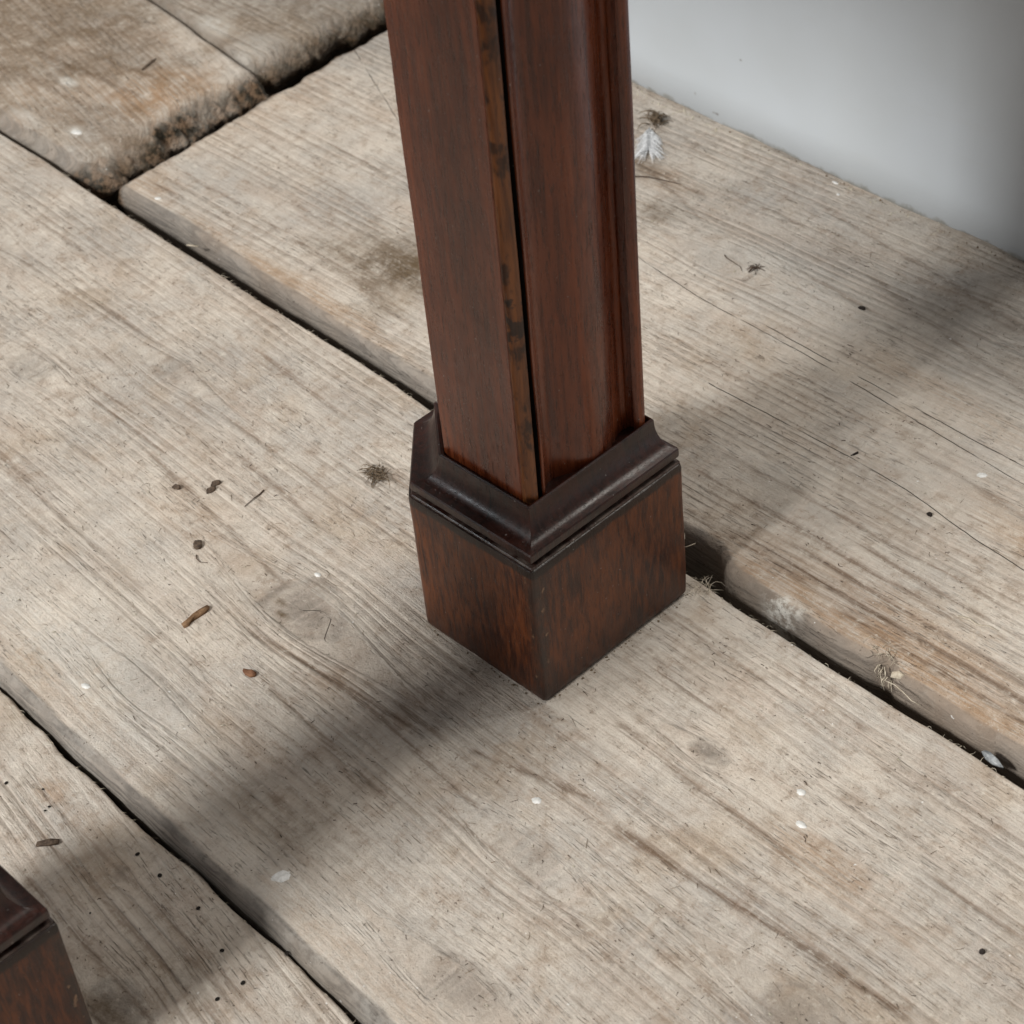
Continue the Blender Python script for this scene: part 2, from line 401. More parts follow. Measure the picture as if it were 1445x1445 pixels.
    def pade(a): return np.concatenate([a[:, :1], a[:, :1], a, a[:, -1:], a[:, -1:]], 1)
    gg = np.concatenate([g[:, :1]-.03, g[:, :1]-.006, g, g[:, -1:]+.006, g[:, -1:]+.03], 1)
    edge = padm(edge, 1.0); kn = pade(kn); stk = pade(stk); st = pade(st); wm = pade(wm); pl = pade(pl); crumb = pade(crumb)
    ck = [padm(c, .05) for c in ck]; XX = pade(X)
    nyy = V.shape[1]
    if end:   # close the end with its own sunk skirt
        E = V[-1:].copy() if end[0] > 0 else V[:1].copy()
        E[..., 2] = np.minimum(E[..., 2]-.02, -.03)
        if end[2] > .02: E[..., 0] -= end[0]*.02
        cat = (lambda A, e: np.concatenate([A, e], 0)) if end[0] > 0 else (lambda A, e: np.concatenate([e, A], 0))
        V = cat(V, E)
        pick = (lambda A: A[-1:]) if end[0] > 0 else (lambda A: A[:1])
        gg = cat(gg, pick(gg)); edge = cat(edge, pick(edge)); kn = cat(kn, pick(kn)); stk = cat(stk, pick(stk)); st = cat(st, pick(st))
        wm = cat(wm, pick(wm)); pl = cat(pl, pick(pl)); crumb = cat(crumb, pick(crumb)); ck = [cat(c, pick(c)) for c in ck]; XX = cat(XX, pick(XX))
    nxx = V.shape[0]
    idx = np.arange(nxx*nyy).reshape(nxx, nyy)
    q = np.stack([idx[:-1, :-1], idx[1:, :-1], idx[1:, 1:], idx[:-1, 1:]], -1).reshape(-1, 4)
    me = bpy.data.meshes.new('plank')
    nv, nf = nxx*nyy, len(q)
    me.vertices.add(nv); me.vertices.foreach_set('co', V.reshape(-1).astype(np.float32))
    me.loops.add(nf*4); me.loops.foreach_set('vertex_index', q.reshape(-1).astype(np.int32))
    me.polygons.add(nf); me.polygons.foreach_set('loop_start', np.arange(0, nf*4, 4, dtype=np.int32))
    me.polygons.foreach_set('use_smooth', np.ones(nf, dtype=bool))
    me.update(calc_edges=True)
    def cattr(nm, a, b_, c_):
        at = me.attributes.new(nm, 'FLOAT_COLOR', 'POINT')
        at.data.foreach_set('color', np.stack([a, b_, c_, np.ones_like(a)], -1).reshape(-1).astype(np.float32))
    at = me.attributes.new('grain', 'FLOAT_VECTOR', 'POINT')
    at.data.foreach_set('vector', np.stack([XX, gg, np.full_like(XX, seed*1.37)], -1).reshape(-1).astype(np.float32))
    cattr('marks', kn, stk, edge); cattr('wear', st, wm, np.clip(crumb, 0, 1)); cattr('cracks', ck[0], ck[1], pl)
    me.materials.append(M_BOARD); me.validate()
    o = bpy.data.objects.new('plank', me); COL.objects.link(o); o.parent = floor
    if label: o['label'] = label
    PL[key] = (X, Y, zz)
    return o

def edge_fn(base, seed, a1=.0010, a2=.0005, extra=None):
    def fn(x):
        x = np.asarray(x, float)
        y = base(x) if callable(base) else base+0*x
        y = y + a1*fbm(x*14, x*0+seed, seed, 2) + a2*fbm(x*62, x*0+seed+3, seed+4, 6)
        if extra is not None: y = y+extra(x)
        return y
    return fn

# middle board: the table foot stands on it
def mid_back_extra(x): return -.0012*np.exp(-((x-.02)/.04)**2)
plank('mid', 11, axis(-1.2, .75, .0024, -.60, .26, .03),
      edge_fn(-.1350, 21, .0008, .0005),
      edge_fn(.0872, 22, .0012, .0006, mid_back_extra), .0052, .0016, edgeF=1.0, edgeB=.15,
      knots=[(-.331, -.017, .013, .008, .45), (-.277, .026, .012, .007, .55), (-.107, -.030, .019, .013, .75), (.048, -.053, .013, .009, .5),
             (.060, .025, .008, .005, .9), (.074, -.106, .015, .009, .6), (.159, -.036, .013, .009, .6), (-.123, -.100, .014, .007, .45),
             (-.45, .03, .012, .008, .4)],
      streaks=[(.055, -.024, .19, -.013, .0024, 1.0), (-.01, -.035, .055, -.018, .0018, .9), (-.24, -.016, -.12, -.027, .0016, .8), (-.12, -.054, -.02, -.040, .0016, .9),
               (-.07, -.046, .03, -.052, .0014, .8), (.0, -.06, .12, -.062, .0013, .6), (-.3, -.06, -.16, -.07, .0016, .6), (-.22, .012, -.14, .004, .0016, .7),
               (.02, .012, .12, .008, .0018, .7), (.1, -.05, .2, -.052, .002, .6), (-.09, -.066, .0, -.071, .0011, .8)],
      cracks=[(0, [(-.1085, -.0310), (-.104, -.0270), (-.1015, -.0255)]), (1, [(-.0955, -.0265), (-.0925, -.0305), (-.089, -.0350)])],
      stains=[(.03, -.135, .02, .006, .3), (-.030, -.106, .038, .016, .42), (-.118, -.034, .005, .0025, .9), (-.1125, -.038, .005, .002, .9)], warms=[(.128, .014, .034, .014, .55), (-.06, -.048, .03, .01, .35), (-.19, -.03, .05, .02, .3), (-.16, -.123, .1, .008, .4), (0.05, -.124, .1, .007, .35)],
      pales=[(-.15, -.11, .10, .030, .45), (.02, -.122, .10, .016, .35), (-.20, -.06, .08, .04, .25), (-.07, .05, .05, .03, .2)], nstreak=70, label='middle plank that the foot of the table stands on')
# front board, lower left of the frame
def front_back_extra(x):
    return -.0016*np.exp(-((x+.118)/.014)**2)-.0008*np.exp(-((x+.075)/.02)**2)+.0012*np.exp(-((x+.04)/.01)**2)+.0015*np.exp(-((x-.02)/.03)**2)
plank('front', 12, axis(-.9, .7, .0026, -.22, .20, .03), edge_fn(-.36, 31), edge_fn(-.1376, 32, .0009, .0010, front_back_extra), .004, .0022, edgeF=.5, edgeB=-.0,
      knots=[(-.008, -.189, .012, .008, .9), (-.055, -.156, .004, .003, .6)], skew=.10,
      streaks=[(-.12, -.165, .06, -.170, .0011, .6), (-.1, -.18, .05, -.188, .0012, .7), (-.12, -.154, .04, -.158, .001, .5), (-.02, -.196, .06, -.2, .0014, .9)],
      warms=[(-.107, -.152, .008, .006, .5)], stains=[(-.004, -.193, .018, .005, .7)], nstreak=25, drop_z=-.0062, label='front plank with woodworm holes and a ragged pale edge')
# back board to the right of the butt joint
def back_front_extra(x):
    notch = .0065*sstep(-.075, -.055, x)*sstep(.001, -.015, x)
    return notch + .0045*np.exp(-((x-.077)/.0045)**2) + .0012*fbm(x*60, x*0+5, 77, 3)*sstep(-.1, 0, x) + .0006*sstep(-.1, 0, x)
plank('back', 13, axis(-.4455, .75, .0024, -.4455, .24, .03),
      edge_fn(lambda x: .0985+.001*np.exp(-((x+.4)/.08)**2), 41, .0010, .0005, back_front_extra), edge_fn(.375, 42), .0048, .003,
      end=(-1, lambda y: -.4345-.095*np.clip(y-.10, 0, .3), .006, .0012), edgeF=.9, edgeB=.3,
      knots=[(-.150, .250, .012, .008, .35), (-.02, .30, .012, .008, .5)],
      streaks=[(-.02, .119, .2, .120, .0014, 1.0), (.0, .127, .2, .129, .0014, 1.0), (.04, .112, .2, .112, .0012, .9), (-.06, .135, .12, .138, .0016, .8), (-.05, .112, .04, .116, .0012, .9),
               (-.24, .29, -.17, .268, .0018, .7), (-.1, .29, .03, .262, .0022, .6), (-.15, .318, .0, .30, .0018, .5), (.0, .205, .1, .198, .0022, .6), (-.06, .15, .1, .156, .0014, .6),
               (.02, .145, .2, .147, .0016, .8), (-.42, .15, -.3, .15, .0012, .5), (-.4, .13, -.25, .128, .0012, .6), (-.42, .175, -.3, .17, .0014, .5)],
      stains=[(-.262, .147, .052, .034, .8), (-.25, .150, .034, .024, 1.0), (-.20, .262, .016, .012, .5), (-.235, .288, .02, .008, .4)],
      warms=[(-.1, .115, .06, .010, .5), (.08, .108, .12, .016, .85), (.09, .125, .12, .018, .5), (-.3, .106, .12, .008, .6), (-.42, .112, .02, .014, .5), (-.22, .286, .03, .012, .5), (-.43, .2, .02, .06, .35), (.0, .24, .08, .012, .45), (.07, .195, .03, .016, .5)],
      pales=[(.026, .1005, .012, .006, 1.0), (.0, .26, .16, .05, .22), (-.03, .165, .05, .02, .3), (.06, .23, .08, .04, .35), (.12, .14, .06, .02, .35), (-.12, .26, .06, .03, .4)],
      cracks=[(0, [(-.185, .2295), (-.138, .2245), (-.071, .224), (.0, .2195), (.055, .2165), (.12, .213)]), (1, [(-.09, .181), (-.011, .1835), (.019, .183), (.056, .178), (.09, .176)]),
              (1, [(-.447, .269), (-.36, .232), (-.30, .226)]), (1, [(-.10, .2285), (-.055, .2275), (.02, .2255), (.1, .2265)])],
      skew=-.04, nstreak=90, label='wide back plank running along the foot of the wall')
# the two boards beyond the butt joint, upper left
plank('left', 14, np.concatenate([axis(-1.2, -.50, .0024, -.75, -.50, .03)[:-1], np.arange(-.50, -.4515, .0011)]), edge_fn(.0925, 51, .0015, .0008), edge_fn(lambda x: .217-.10*(x+.46), 52, .0012, .0006), .009, .004,
      end=(1, lambda y: -.4385-.12*np.clip(y-.11, 0, .2)-.010*np.exp(-((y-.09)/.008)**2), .030, .0052), edgeF=.75, edgeB=.6,
      streaks=[(-.6, .15, -.5, .16, .0030, .6), (-.58, .13, -.5, .135, .003, .5), (-.58, .165, -.5, .18, .0028, .6)],
      warms=[(-.492, .170, .046, .046, 1.0), (-.58, .155, .16, .08, .5)], stains=[(-.60, .165, .07, .02, .7), (-.62, .2, .08, .025, .7), (-.62, .16, .135, .13, .70), (-.49, .125, .05, .03, .55)],
      pales=[(-.545, .142, .012, .005, .8), (-.497, .1145, .007, .005, .9), (-.53, .106, .02, .005, .5)], skew=.18, nstreak=30, label='short brown plank with a crumbling rounded end')
plank('farleft', 15, axis(-1.2, -.466, .0030, -.75, -.466, .03), edge_fn(lambda x: .2185-.10*(x+.46), 61, .0012, .0006), edge_fn(.38, 62), .004, .003,
      end=(1, lambda y: -.4610-.03*np.clip(y-.22, 0, .2), .022, .0050), edgeF=.6, edgeB=.3, nstreak=20, ystep=.0016,
      pales=[(-.49, .235, .02, .02, .4), (-.53, .235, .02, .01, .6)], stains=[(-.475, .25, .02, .05, .5), (-.55, .27, .25, .14, .5)], label='grey plank with a rotted end beyond the brown one')
# near-black sheet under the boards, its colour painting the shade in the gaps
mesh_obj('subfloor', [(-2, -.8, -.045), (1.5, -.8, -.045), (1.5, .9, -.045), (-2, .9, -.045)], [(0, 1, 2, 3)], M_GAP_SHADE, floor)

def zat(x, y):
    for k in ('mid', 'front', 'back', 'left', 'farleft'):
        X, Y, Z = PL[k]
        d = (X-x)**2+(Y-y)**2; i = int(np.argmin(d))
        if d.flat[i] < 9e-6: return float(Z.flat[i])
    return 0.0

# ------------------------------------------------------------------ the wall
def build_wall():
    y0, y1, zt = .3405, .47, .165
    xs = np.concatenate([np.linspace(-1.6, -.5, 12)[:-1], np.arange(-.5, .2, .003), np.linspace(.2, 1.3, 12)])
    zb = -.0002+.0007*fbm(xs*22, xs*0+1, 5, 3)+.0004*fbm(xs*120, xs*0+4, 6, 2)
    zb = zb + .0012*np.exp(-((xs+.07)/.02)**2)
    yo = .0007*fbm(xs*6, xs*0+2, 8, 2)
    rows = [(y0+.02, zb), (y0+.0016, zb), (y0, zb+.0014), (y0, zb*0+.02), (y0, zb*0+.12), (y0, zb*0+zt-.003), (y0+.003, zb*0+zt), (y1, zb*0+zt), (y1, zb*0+.0)]
    V = np.stack([np.stack([xs, yv+yo, z], -1) for yv, z in rows], 1)
    nx, ny = V.shape[:2]; idx = np.arange(nx*ny).reshape(nx, ny)
    q = np.stack([idx[:-1, :-1], idx[1:, :-1], idx[1:, 1:], idx[:-1, 1:]], -1).reshape(-1, 4)
    o = mesh_obj('wall', V, q, M_WALL)
    return tag(o, 'plain white painted wall rising behind the back floorboard', 'wall', kind='structure')
wall = build_wall()

# ------------------------------------------------------------------ the table
TH = 0.0401
table = tag(empty('table', (0, 0, 0), TH), 'dark mahogany table with moulded legs on square block feet', 'table')

def offset(poly, d):
    """inward offset of a counter-clockwise convex polygon"""
    n = len(poly); out = []
    for i in range(n):
        p0, p1, p2 = [np.array(poly[j % n], float) for j in (i-1, i, i+1)]
        a = (p1-p0)/np.linalg.norm(p1-p0); b = (p2-p1)/np.linalg.norm(p2-p1)
        na = np.array([-a[1], a[0]]); nb = np.array([-b[1], b[0]])
        k = 1+float(na@nb)
        out.append(p1+d*(na+nb)/k)
    return np.array(out)
def rounded(poly, r, n=4):
    out = []; N = len(poly)
    for i in range(N):
        p0, p1, p2 = [np.array(poly[j % N], float) for j in (i-1, i, i+1)]
        a = (p0-p1)/np.linalg.norm(p0-p1)*r; b = (p2-p1)/np.linalg.norm(p2-p1)*r
        for t in np.linspace(0, 1, n): out.append((1-t)**2*(p1+a)+2*t*(1-t)*p1+t*t*(p1+b))
    return out
def subdivide(poly, step):
    out = []; N = len(poly)
    for i in range(N):
        p, q = np.array(poly[i], float), np.array(poly[(i+1) % N], float)
        k = max(1, int(np.linalg.norm(q-p)/step))
        for j in range(k): out.append(p+(q-p)*j/k)
    return np.array(out)
def loft(sections, mirror, cap0=True, cap1=True, mats=None):
    """sections: (n,3) rings, counter-clockwise seen from above"""
    n = len(sections[0]); V = np.concatenate(sections).copy()
    if mirror: V[:, 1] *= -1
    F = []; MI = []
    for k in range(len(sections)-1):
        for i in range(n):
            j = (i+1) % n; f = [k*n+i, k*n+j, (k+1)*n+j, (k+1)*n+i]
            F.append(f[::-1] if mirror else f); MI.append(mats[i] if mats else 0)
    if cap0:
        f = list(range(n))[::-1]; F.append(f[::-1] if mirror else f); MI.append(0)
    if cap1:
        b = (len(sections)-1)*n; f = [b+i for i in range(n)]; F.append(f[::-1] if mirror else f); MI.append(0)
    return V, F, MI

BLOCK = [(-.065, 0), (0, 0), (0, .079), (-.090, .079), (-.090, .0255)]   # local plan of a foot, inner corner cut off
H0 = .0665
INNER = [(-.0545, .0106), (-.0098, .0106), (-.0098, .0738), (-.0785, .0738), (-.0785, .0300)]
def section(d):
    B = np.array(BLOCK); return B+(np.array(INNER)-B)*(d/.0104)
def shaft_path():
    P = []; M = []   # points and the material of the edge that follows each
    def a(x, y, m=0): P.append((x*MM, (y if y < 18.2 else (18.2+(y-18.2)*1.15 if y < 62.2 else y+5.2)-.0)*MM)); M.append(m)
    a(-55.5, 12.5); a(-15.0, 11.9)
    a(-14.7, 12.25, 1); a(-14.0, 11.8, 1); a(-12.8, 12.0, 1); a(-11.8, 12.8, 1); a(-10.9, 13.9, 1); a(-10.5, 15.2, 1); a(-10.5, 16.0, 2)
    a(-14.2, 16.5, 2); a(-14.4, 18.1, 2); a(-11.2, 18.6, 0)
    a(-10.7, 18.8); a(-10.7, 19.6)
    for y, x in ((20.3, -11.6), (21.5, -13.2), (23, -14.9), (25, -16.2), (27, -16.5), (29, -16.0), (31, -14.9), (33, -13.6), (35, -12.4), (37, -11.5), (39.5, -10.7), (42, -10.4), (44.5, -10.5), (47, -11.1), (49.5, -12.1), (52, -13.3), (54.5, -14.7), (57, -15.9), (58.9, -16.2), (59.9, -15.8)): a(x, y)
    a(-15.8, 60.4, 2); a(-17.0, 60.5, 2); a(-17.0, 60.7, 0)
    for k in range(9):
        t = math.radians(-100+k*27); a(-13.4+2.9*math.cos(t), 65.0+2.9*math.sin(t)) if k < 8 else None
    a(-20, 69.2); a(-76, 69.2); a(-76, 31.5)
    return P, M
def block_foot(leg, mirror):
    base = subdivide(rounded(BLOCK, .0016, 5), .004)
    zs = [(0, .0016), (.0006, .0007), (.0018, .0001), (.004, 0)] + [(z, 0) for z in np.linspace(.01, .060, 9)] + [(.0645, .0), (.0660, .0003), (H0, .0010)]
    S = []
    for z, d in zs:
        p = base + 0
        c = np.array([-.045, .04]); v = p-c; L = np.linalg.norm(v, axis=1, keepdims=True)
        p = p - v/L*d*1.25
        wob = .00022*vnoise(np.arctan2(v[:, 1], v[:, 0])*5, np.full(len(p), z*60), 3)
        p = p + v/L*wob[:, None]
        S.append(np.column_stack([p, np.full(len(p), z)]))
    V, F, _ = loft(S, mirror)
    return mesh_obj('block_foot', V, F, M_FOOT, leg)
def collar(leg, mirror):
    prof = [(.0008, H0-.0006), (.0008, H0+.0004), (.0012, H0+.0008), (.0030, H0+.0009), (.0030, H0+.0026), (.0012, H0+.0029), (.0010, H0+.0034), (.0010, H0+.0062), (.0014, H0+.0068), (.0026, H0+.0070)]
    n = 10
    for k in range(1, n+1):   # the hollow: runs out flat at the bottom and up steep at the top
        t = k/n*math.pi/2
        prof.append((.0026+.0068*math.sin(t), H0+.0070+.0115*(1-math.cos(t))))
    prof += [(.0100, H0+.0190), (.0108, H0+.0187), (.0112, H0+.0160)]
    S = []
    for d, z in prof:
        pr = np.array(rounded([tuple(q) for q in section(d)], .0005, 3))
        S.append(np.column_stack([pr, np.full(len(pr), z)]))
    V, F, _ = loft(S, mirror, False, True)
    o = mesh_obj('foot_moulding', V, F, M_COLLAR, leg, smooth=True)
    me = o.data
    return o
def smooth_by_angle(o, ang=math.radians(32)):
    me = o.data
    me.calc_loop_triangles() if False else None
    import bmesh
    bm = bmesh.new(); bm.from_mesh(me)
    for e in bm.edges:
        if len(e.link_faces) == 2 and e.calc_face_angle(0) > ang: e.smooth = False
    bm.to_mesh(me); bm.free()
def make_leg(loc, mirror):
    P, M = shaft_path()
    zs = np.concatenate([np.linspace(.0815, .30, 24), np.linspace(.32, .70, 10)])
    S = []
    for z in zs:
        p = np.array(P)
        wob = .00016*fbm(np.arange(len(p))*.35, np.full(len(p), z*28), 9, 2)
        p = p + wob[:, None]
        p[:, 0] += np.clip((p[:, 0]+.052)/.040, 0, 1)*.016*(z-.085)   # the leg thickens upward
        S.append(np.column_stack([p, np.full(len(p), z)]))
    V, F, MI = loft(S, mirror, True, True, M)
    leg = mesh_obj('leg', V, F, [M_SHAFT, M_WORN, M_DIRT], table)
    leg.data.polygons.foreach_set('material_index', MI); leg.data.update()
    leg.location = loc
    smooth_by_angle(leg)
    f = block_foot(leg, mirror); smooth_by_angle(f, math.radians(40))
    c = collar(leg, mirror); smooth_by_angle(c, math.radians(28))
    return leg
leg1 = make_leg((0, 0, 0), False); leg1['label'] = 'leg with its whole block foot in view'
leg2 = make_leg((0, -.204, 0), True); leg2['label'] = 'leg whose foot pokes in at the lower left corner'
def box(name, lo, hi, mat, parent):
    (x0, y0, z0), (x1, y1, z1) = lo, hi
    v = [(x0, y0, z0), (x1, y0, z0), (x1, y1, z0), (x0, y1, z0), (x0, y0, z1), (x1, y0, z1), (x1, y1, z1), (x0, y1, z1)]
    f = [(3, 2, 1, 0), (4, 5, 6, 7), (0, 1, 5, 4), (1, 2, 6, 5), (2, 3, 7, 6), (3, 0, 4, 7)]
    o = mesh_obj(name, v, f, mat, parent, smooth=False)
    md = o.modifiers.new('edge', 'BEVEL'); md.width = .002; md.segments = 2
    return o
APRON_Z = .568  # unseen aprons and top, added to shade the wall; height set for that
box('apron', (-.030, -.2165, APRON_Z), (-.014, .0125-.001, .700), M_SHAFT, table)
box('apron', (-1.00, .046, APRON_Z), (-.0765, .064, .700), M_SHAFT, table)
box('apron', (-1.00, -.268, APRON_Z), (-.0765, -.250, .700), M_SHAFT, table)
box('tabletop', (-1.05, -.295, .7005), (.012, .091, .722), M_SHAFT, table)

# ------------------------------------------------------------------ litter on the boards
class Hair:
    """collects thin tapered three-sided fibres into one mesh"""
    def __init__(s): s.v = []; s.f = []
    def add(s, pts, r0, r1=None):
        r1 = r0*.35 if r1 is None else r1
        pts = [Vector(p) for p in pts]; n = len(pts); b = len(s.v)
        for i, p in enumerate(pts):
            d = (pts[min(i+1, n-1)]-pts[max(i-1, 0)]).normalized()
            a = d.orthogonal().normalized(); c = d.cross(a)
            r = r0+(r1-r0)*i/(n-1)
            for k in range(3):
                t = k*2.0944; s.v.append(tuple(p+(a*math.cos(t)+c*math.sin(t))*r))
        for i in range(n-1):
            for k in range(3):
                j = (k+1) % 3; s.f.append((b+i*3+k, b+i*3+j, b+i*3+3+j, b+i*3+3+k))
        s.f.append((b+2, b+1, b)); s.f.append((b+n*3-3, b+n*3-2, b+n*3-1))
    def build(s, name, mat, parent=None, loc=(0, 0, 0)):
        L = Vector(loc)
        o = mesh_obj(name, [tuple(Vector(v)-L) for v in s.v], s.f, mat, parent); o.location = L
        return o
def curl(x, y, z, ang, L, bend, n=5, lift=0.0, drop=0.0):
    pts = []; a = ang; px, py = x, y
    for i in range(n):
        t = i/(n-1); pts.append((px, py, z+lift*math.sin(t*math.pi)+drop*t))
        px += math.cos(a)*L/(n-1); py += math.sin(a)*L/(n-1); a += bend/(n-1)
    return pts
def flake(name, x, y, outline, th, mat, label, cat, group=None, tilt=(0, 0), rz=0, dz=0):
    """a bent chip: outline in mm round its own centre"""
    z = zat(x, y)+dz; n = len(outline); top = []; bot = []
    for (a, b) in outline:
        h = .0005*math.sin(a*.6+b)+th; top.append((a*MM, b*MM, h)); bot.append((a*MM*.96, b*MM*.96, -.0004))
    ring = [(p[0]*.55, p[1]*.55, p[2]+th*.25) for p in top]
    V = bot+top+ring+[(0, 0, th*1.35)]
    F = [tuple(range(n))[::-1]]
    for i in range(n):
        j = (i+1) % n
        F += [(i, j, n+j, n+i), (n+i, n+j, 2*n+j, 2*n+i), (2*n+i, 2*n+j, 3*n)]
    o = mesh_obj(name, V, F, mat); o.location = (x, y, z); o.rotation_euler = (tilt[0], tilt[1], rz)
    return tag(o, label, cat, group)
def blob_outline(rx, ry, n=11, j=.25, seed=0):
    r = random.Random(seed)
    return [(rx*math.cos(k*2*math.pi/n)*(1+r.uniform(-j, j)), ry*math.sin(k*2*math.pi/n)*(1+r.uniform(-j, j))) for k in range(n)]

flake('bark_strip', -.1365, -.063, [(-7.2, -1.2), (-5, -1.9), (-3, -1.1), (1, -1.3), (4.5, -1.6), (7, -.8), (7.2, .9), (4, 1.6), (0, 1.2), (-3.2, 1.4), (-6.2, 1.5)], .0011, M_BARK,
      'long brown strip of bark lying left of the big cracked knot', 'bark', 'flakes of bark on the boards', rz=math.radians(95), tilt=(.0, -.05))
flake('bark_flake', -.095, -.067, [(-3, -.8), (-1, -1.6), (1.6, -1.5), (3.1, -.3), (2.5, 1.3), (0, 1.2), (-1.4, .8), (-3.8, .5)], .0009, M_RED,
      'small reddish curled flake of bark below the cracked knot', 'bark', 'flakes of bark on the boards', rz=math.radians(10))
flake('bark_flake', -.171, -.037, [(-2.6, -1.3), (-1, -1.9), (1.6, -1.7), (2.6, -.6), (2.5, 1.2), (1.2, 1.9), (-1.5, 1.7), (-2.5, .9)], .0010, M_BARKD,
      'dark squarish flake of bark right above a tiny forked twig', 'bark', 'flakes of bark on the boards', rz=math.radians(-38))
flake('bark_flake', -.0860, -.1668, [(-4.2, -1.0), (0, -1.2), (4.2, -1.1), (4.3, 1.0), (1, 1.2), (-4.0, 1.2)], .0009, M_BARKD,
      'flat brown oblong flake of bark on the front plank', 'bark', 'flakes of bark on the boards', rz=math.radians(52))
for (x, y, s, rz, lb) in ((-.208, -.0215, 1.0, 20, 'dark double crumb of bark, the one farther from the table foot'), (-.1975, -.0085, 1.05, 60, 'dark narrow crumb of bark above another one near the middle plank'),
                          (-.1955, -.0125, 1.15, 80, 'dark slanted crumb of bark just under another one')):
    flake('bark_crumb', x, y, [(-2.2*s, -.7*s), (-.6*s, -1.2*s), (1.3*s, -.9*s), (2.2*s, .1*s), (1.2*s, .9*s), (-1.2*s, 1.0*s)], .001, M_BARKD, lb, 'bark', 'dark crumbs of bark', rz=math.radians(rz))
flake('wood_sliver', -.5245, .1835, [(-7, -.5), (-2, -.9), (5, -.7), (7, 0), (4, .8), (-3, .9), (-7, .5)], .0008, M_BARKD,
      'grey-green sliver lying on the brown short plank', 'sliver', rz=math.radians(112))
flake('wood_sliver', -.011, .186, [(-1.8, -.2), (0, -.4), (1.7, -.3), (1.8, .2), (0, .35), (-1.8, .25)], .0005, M_BLACK,
      'tiny dark sliver at the edge of the leg shadow behind the foot', 'sliver', rz=math.radians(70))
flake('metal_chip', .134, .0925, [(-4.5, -.8), (-2, -1.6), (1.5, -1.4), (4, -.4), (5.5, .3), (2, 1.0), (-2, 1.3), (-4.2, .7)], .0016, make_plain("grey_blue_chip", (.15, .16, .17), (.38, .40, .41), 300, .4, .5),
      'pale bluish chip stuck in the gap at the right edge', 'chip', rz=math.radians(-8), tilt=(.25, .05), dz=-.003)
for i, (x, y, rx, ry, rz, lb) in enumerate(((-.076, .266, 2.0, .9, 10, 'black oval seed near the wall in the leg shadow'), (.036, .177, 1.5, .8, 0, 'black seed lying on a crack of the wide back plank'),
                                   (.185, .022, 1.1, .9, 40, 'black seed at the right edge below the brown stain'))):
    flake('seed', x, y, blob_outline(rx*.9, ry*.9, 9, .1, i), .0009, M_BLACK, lb, 'seed', 'black seeds on the boards', rz=math.radians(rz))
# paint flecks stuck to the boards are parts of the floor
def fleck(x, y, rx, ry, rz, seed):
    z = zat(x, y); O = blob_outline(rx, ry, 24, .17, seed); n = len(O)
    V = [(a*MM, b*MM, -.0001) for a, b in O]+[(a*MM*.86, b*MM*.86, .00028) for a, b in O]+[(0, 0, .00032)]
    F = []
    for i in range(n):
        j = (i+1) % n; F += [(i, j, n+j, n+i), (n+i, n+j, 2*n)]
    o = mesh_obj('paint_fleck', V, F, M_WHITE, floor); o.location = (x, y, z); o.rotation_euler = (0, 0, math.radians(rz))
for i, (x, y, rx, ry, rz) in enumerate(((-.007, -.119, 3.6, 2.6, 60), (.097, .033, 1.8, 1.5, 0), (.107, .022, 2.3, 1.4, 0), (.032, -.034, 2.0, 1.5, 30), (-.137, -.115, 2.2, 1.3, 20), (-.494, .115, 3.5, 2.0, 20),
          (.036, .210, 2.2, 1.6, 40), (-.154, .337, 2.0, .9, 0), (-.405, .106, 1.8, 1.3, 30), (-.120, -.014, 1.7, 1.1, 10),
          (-.146, .330, 1.0, .8, 0))):
    fleck(x, y, rx, ry, rz, 40+i)
# woodworm holes: flat near-black discs painting the shade inside; parts of the floor
hm = None
for (x, y, r) in ((-.052, -.151, 1.0), (-.038, -.151, 1.05), (-.016, -.150, .95), (.005, -.155, .95), (.022, -.140, 1.0), (.021, -.158, 1.05), (.020, -.168, 1.0), (-.104, -.158, .6), (-.117, -.166, .9), (-.095, -.161, .7), (-.0945, -.1632, .6),
                  (-.042, -.178, .5), (.06, -.158, .7), (.03, -.178, .6)):
    if hm is None:
        n = 10; V = [(.001*math.cos(k*.6283), .001*math.sin(k*.6283), 0) for k in range(n)]+[(0, 0, .00002)]
        o = mesh_obj('woodworm_hole', V, [(k, (k+1) % n, n) for k in range(n)], M_HOLE, floor); hm = o
    else:
        o = hm.copy(); COL.objects.link(o)
    o.location = (x-.0055, y+.0042, zat(x-.0055, y+.0042)+.00022); o.scale = (r*.95, r*.78, 1); o.rotation_euler = (0, 0, x*90)

# feather against the leg, with a clump of brown fluff above it
H = Hair(); R = random.Random(3)
tip = Vector((-.259, .3135, 0)); z0 = zat(-.25, .30)
H.add([tip+Vector((0, 0, z0+.0022)), Vector((-.252, .306, z0+.0018)), Vector((-.2445, .2985, z0+.0012)), Vector((-.241, .296, z0+.0008))], .00035, .00012)
ax = (Vector((-.241, .295, 0))-tip); L = ax.length; ax.normalize(); nx_ = Vector((-ax.y, ax.x, 0))
for i in range(260):
    t = R.uniform(0.02, .75); side = R.choice((-1, 1)); p = tip+ax*L*t; l = R.uniform(.006, .0135)*(.5+.5*t)+.002
    a = R.uniform(.15, .85); d = ax*math.cos(a)+nx_*math.sin(a)*side
    pts = [p+d*l*k/3+ax*(k/3)**2*.002+Vector((0, 0, z0+.0016*(1-k/3*.6)+R.uniform(0, .0006))) for k in range(4)]
    H.add(pts, .00022, .00010)
tag(H.build('feather', M_FEATHER, None, (-.25, .305, z0)), 'small white downy feather lying beside the leg near the wall', 'feather')
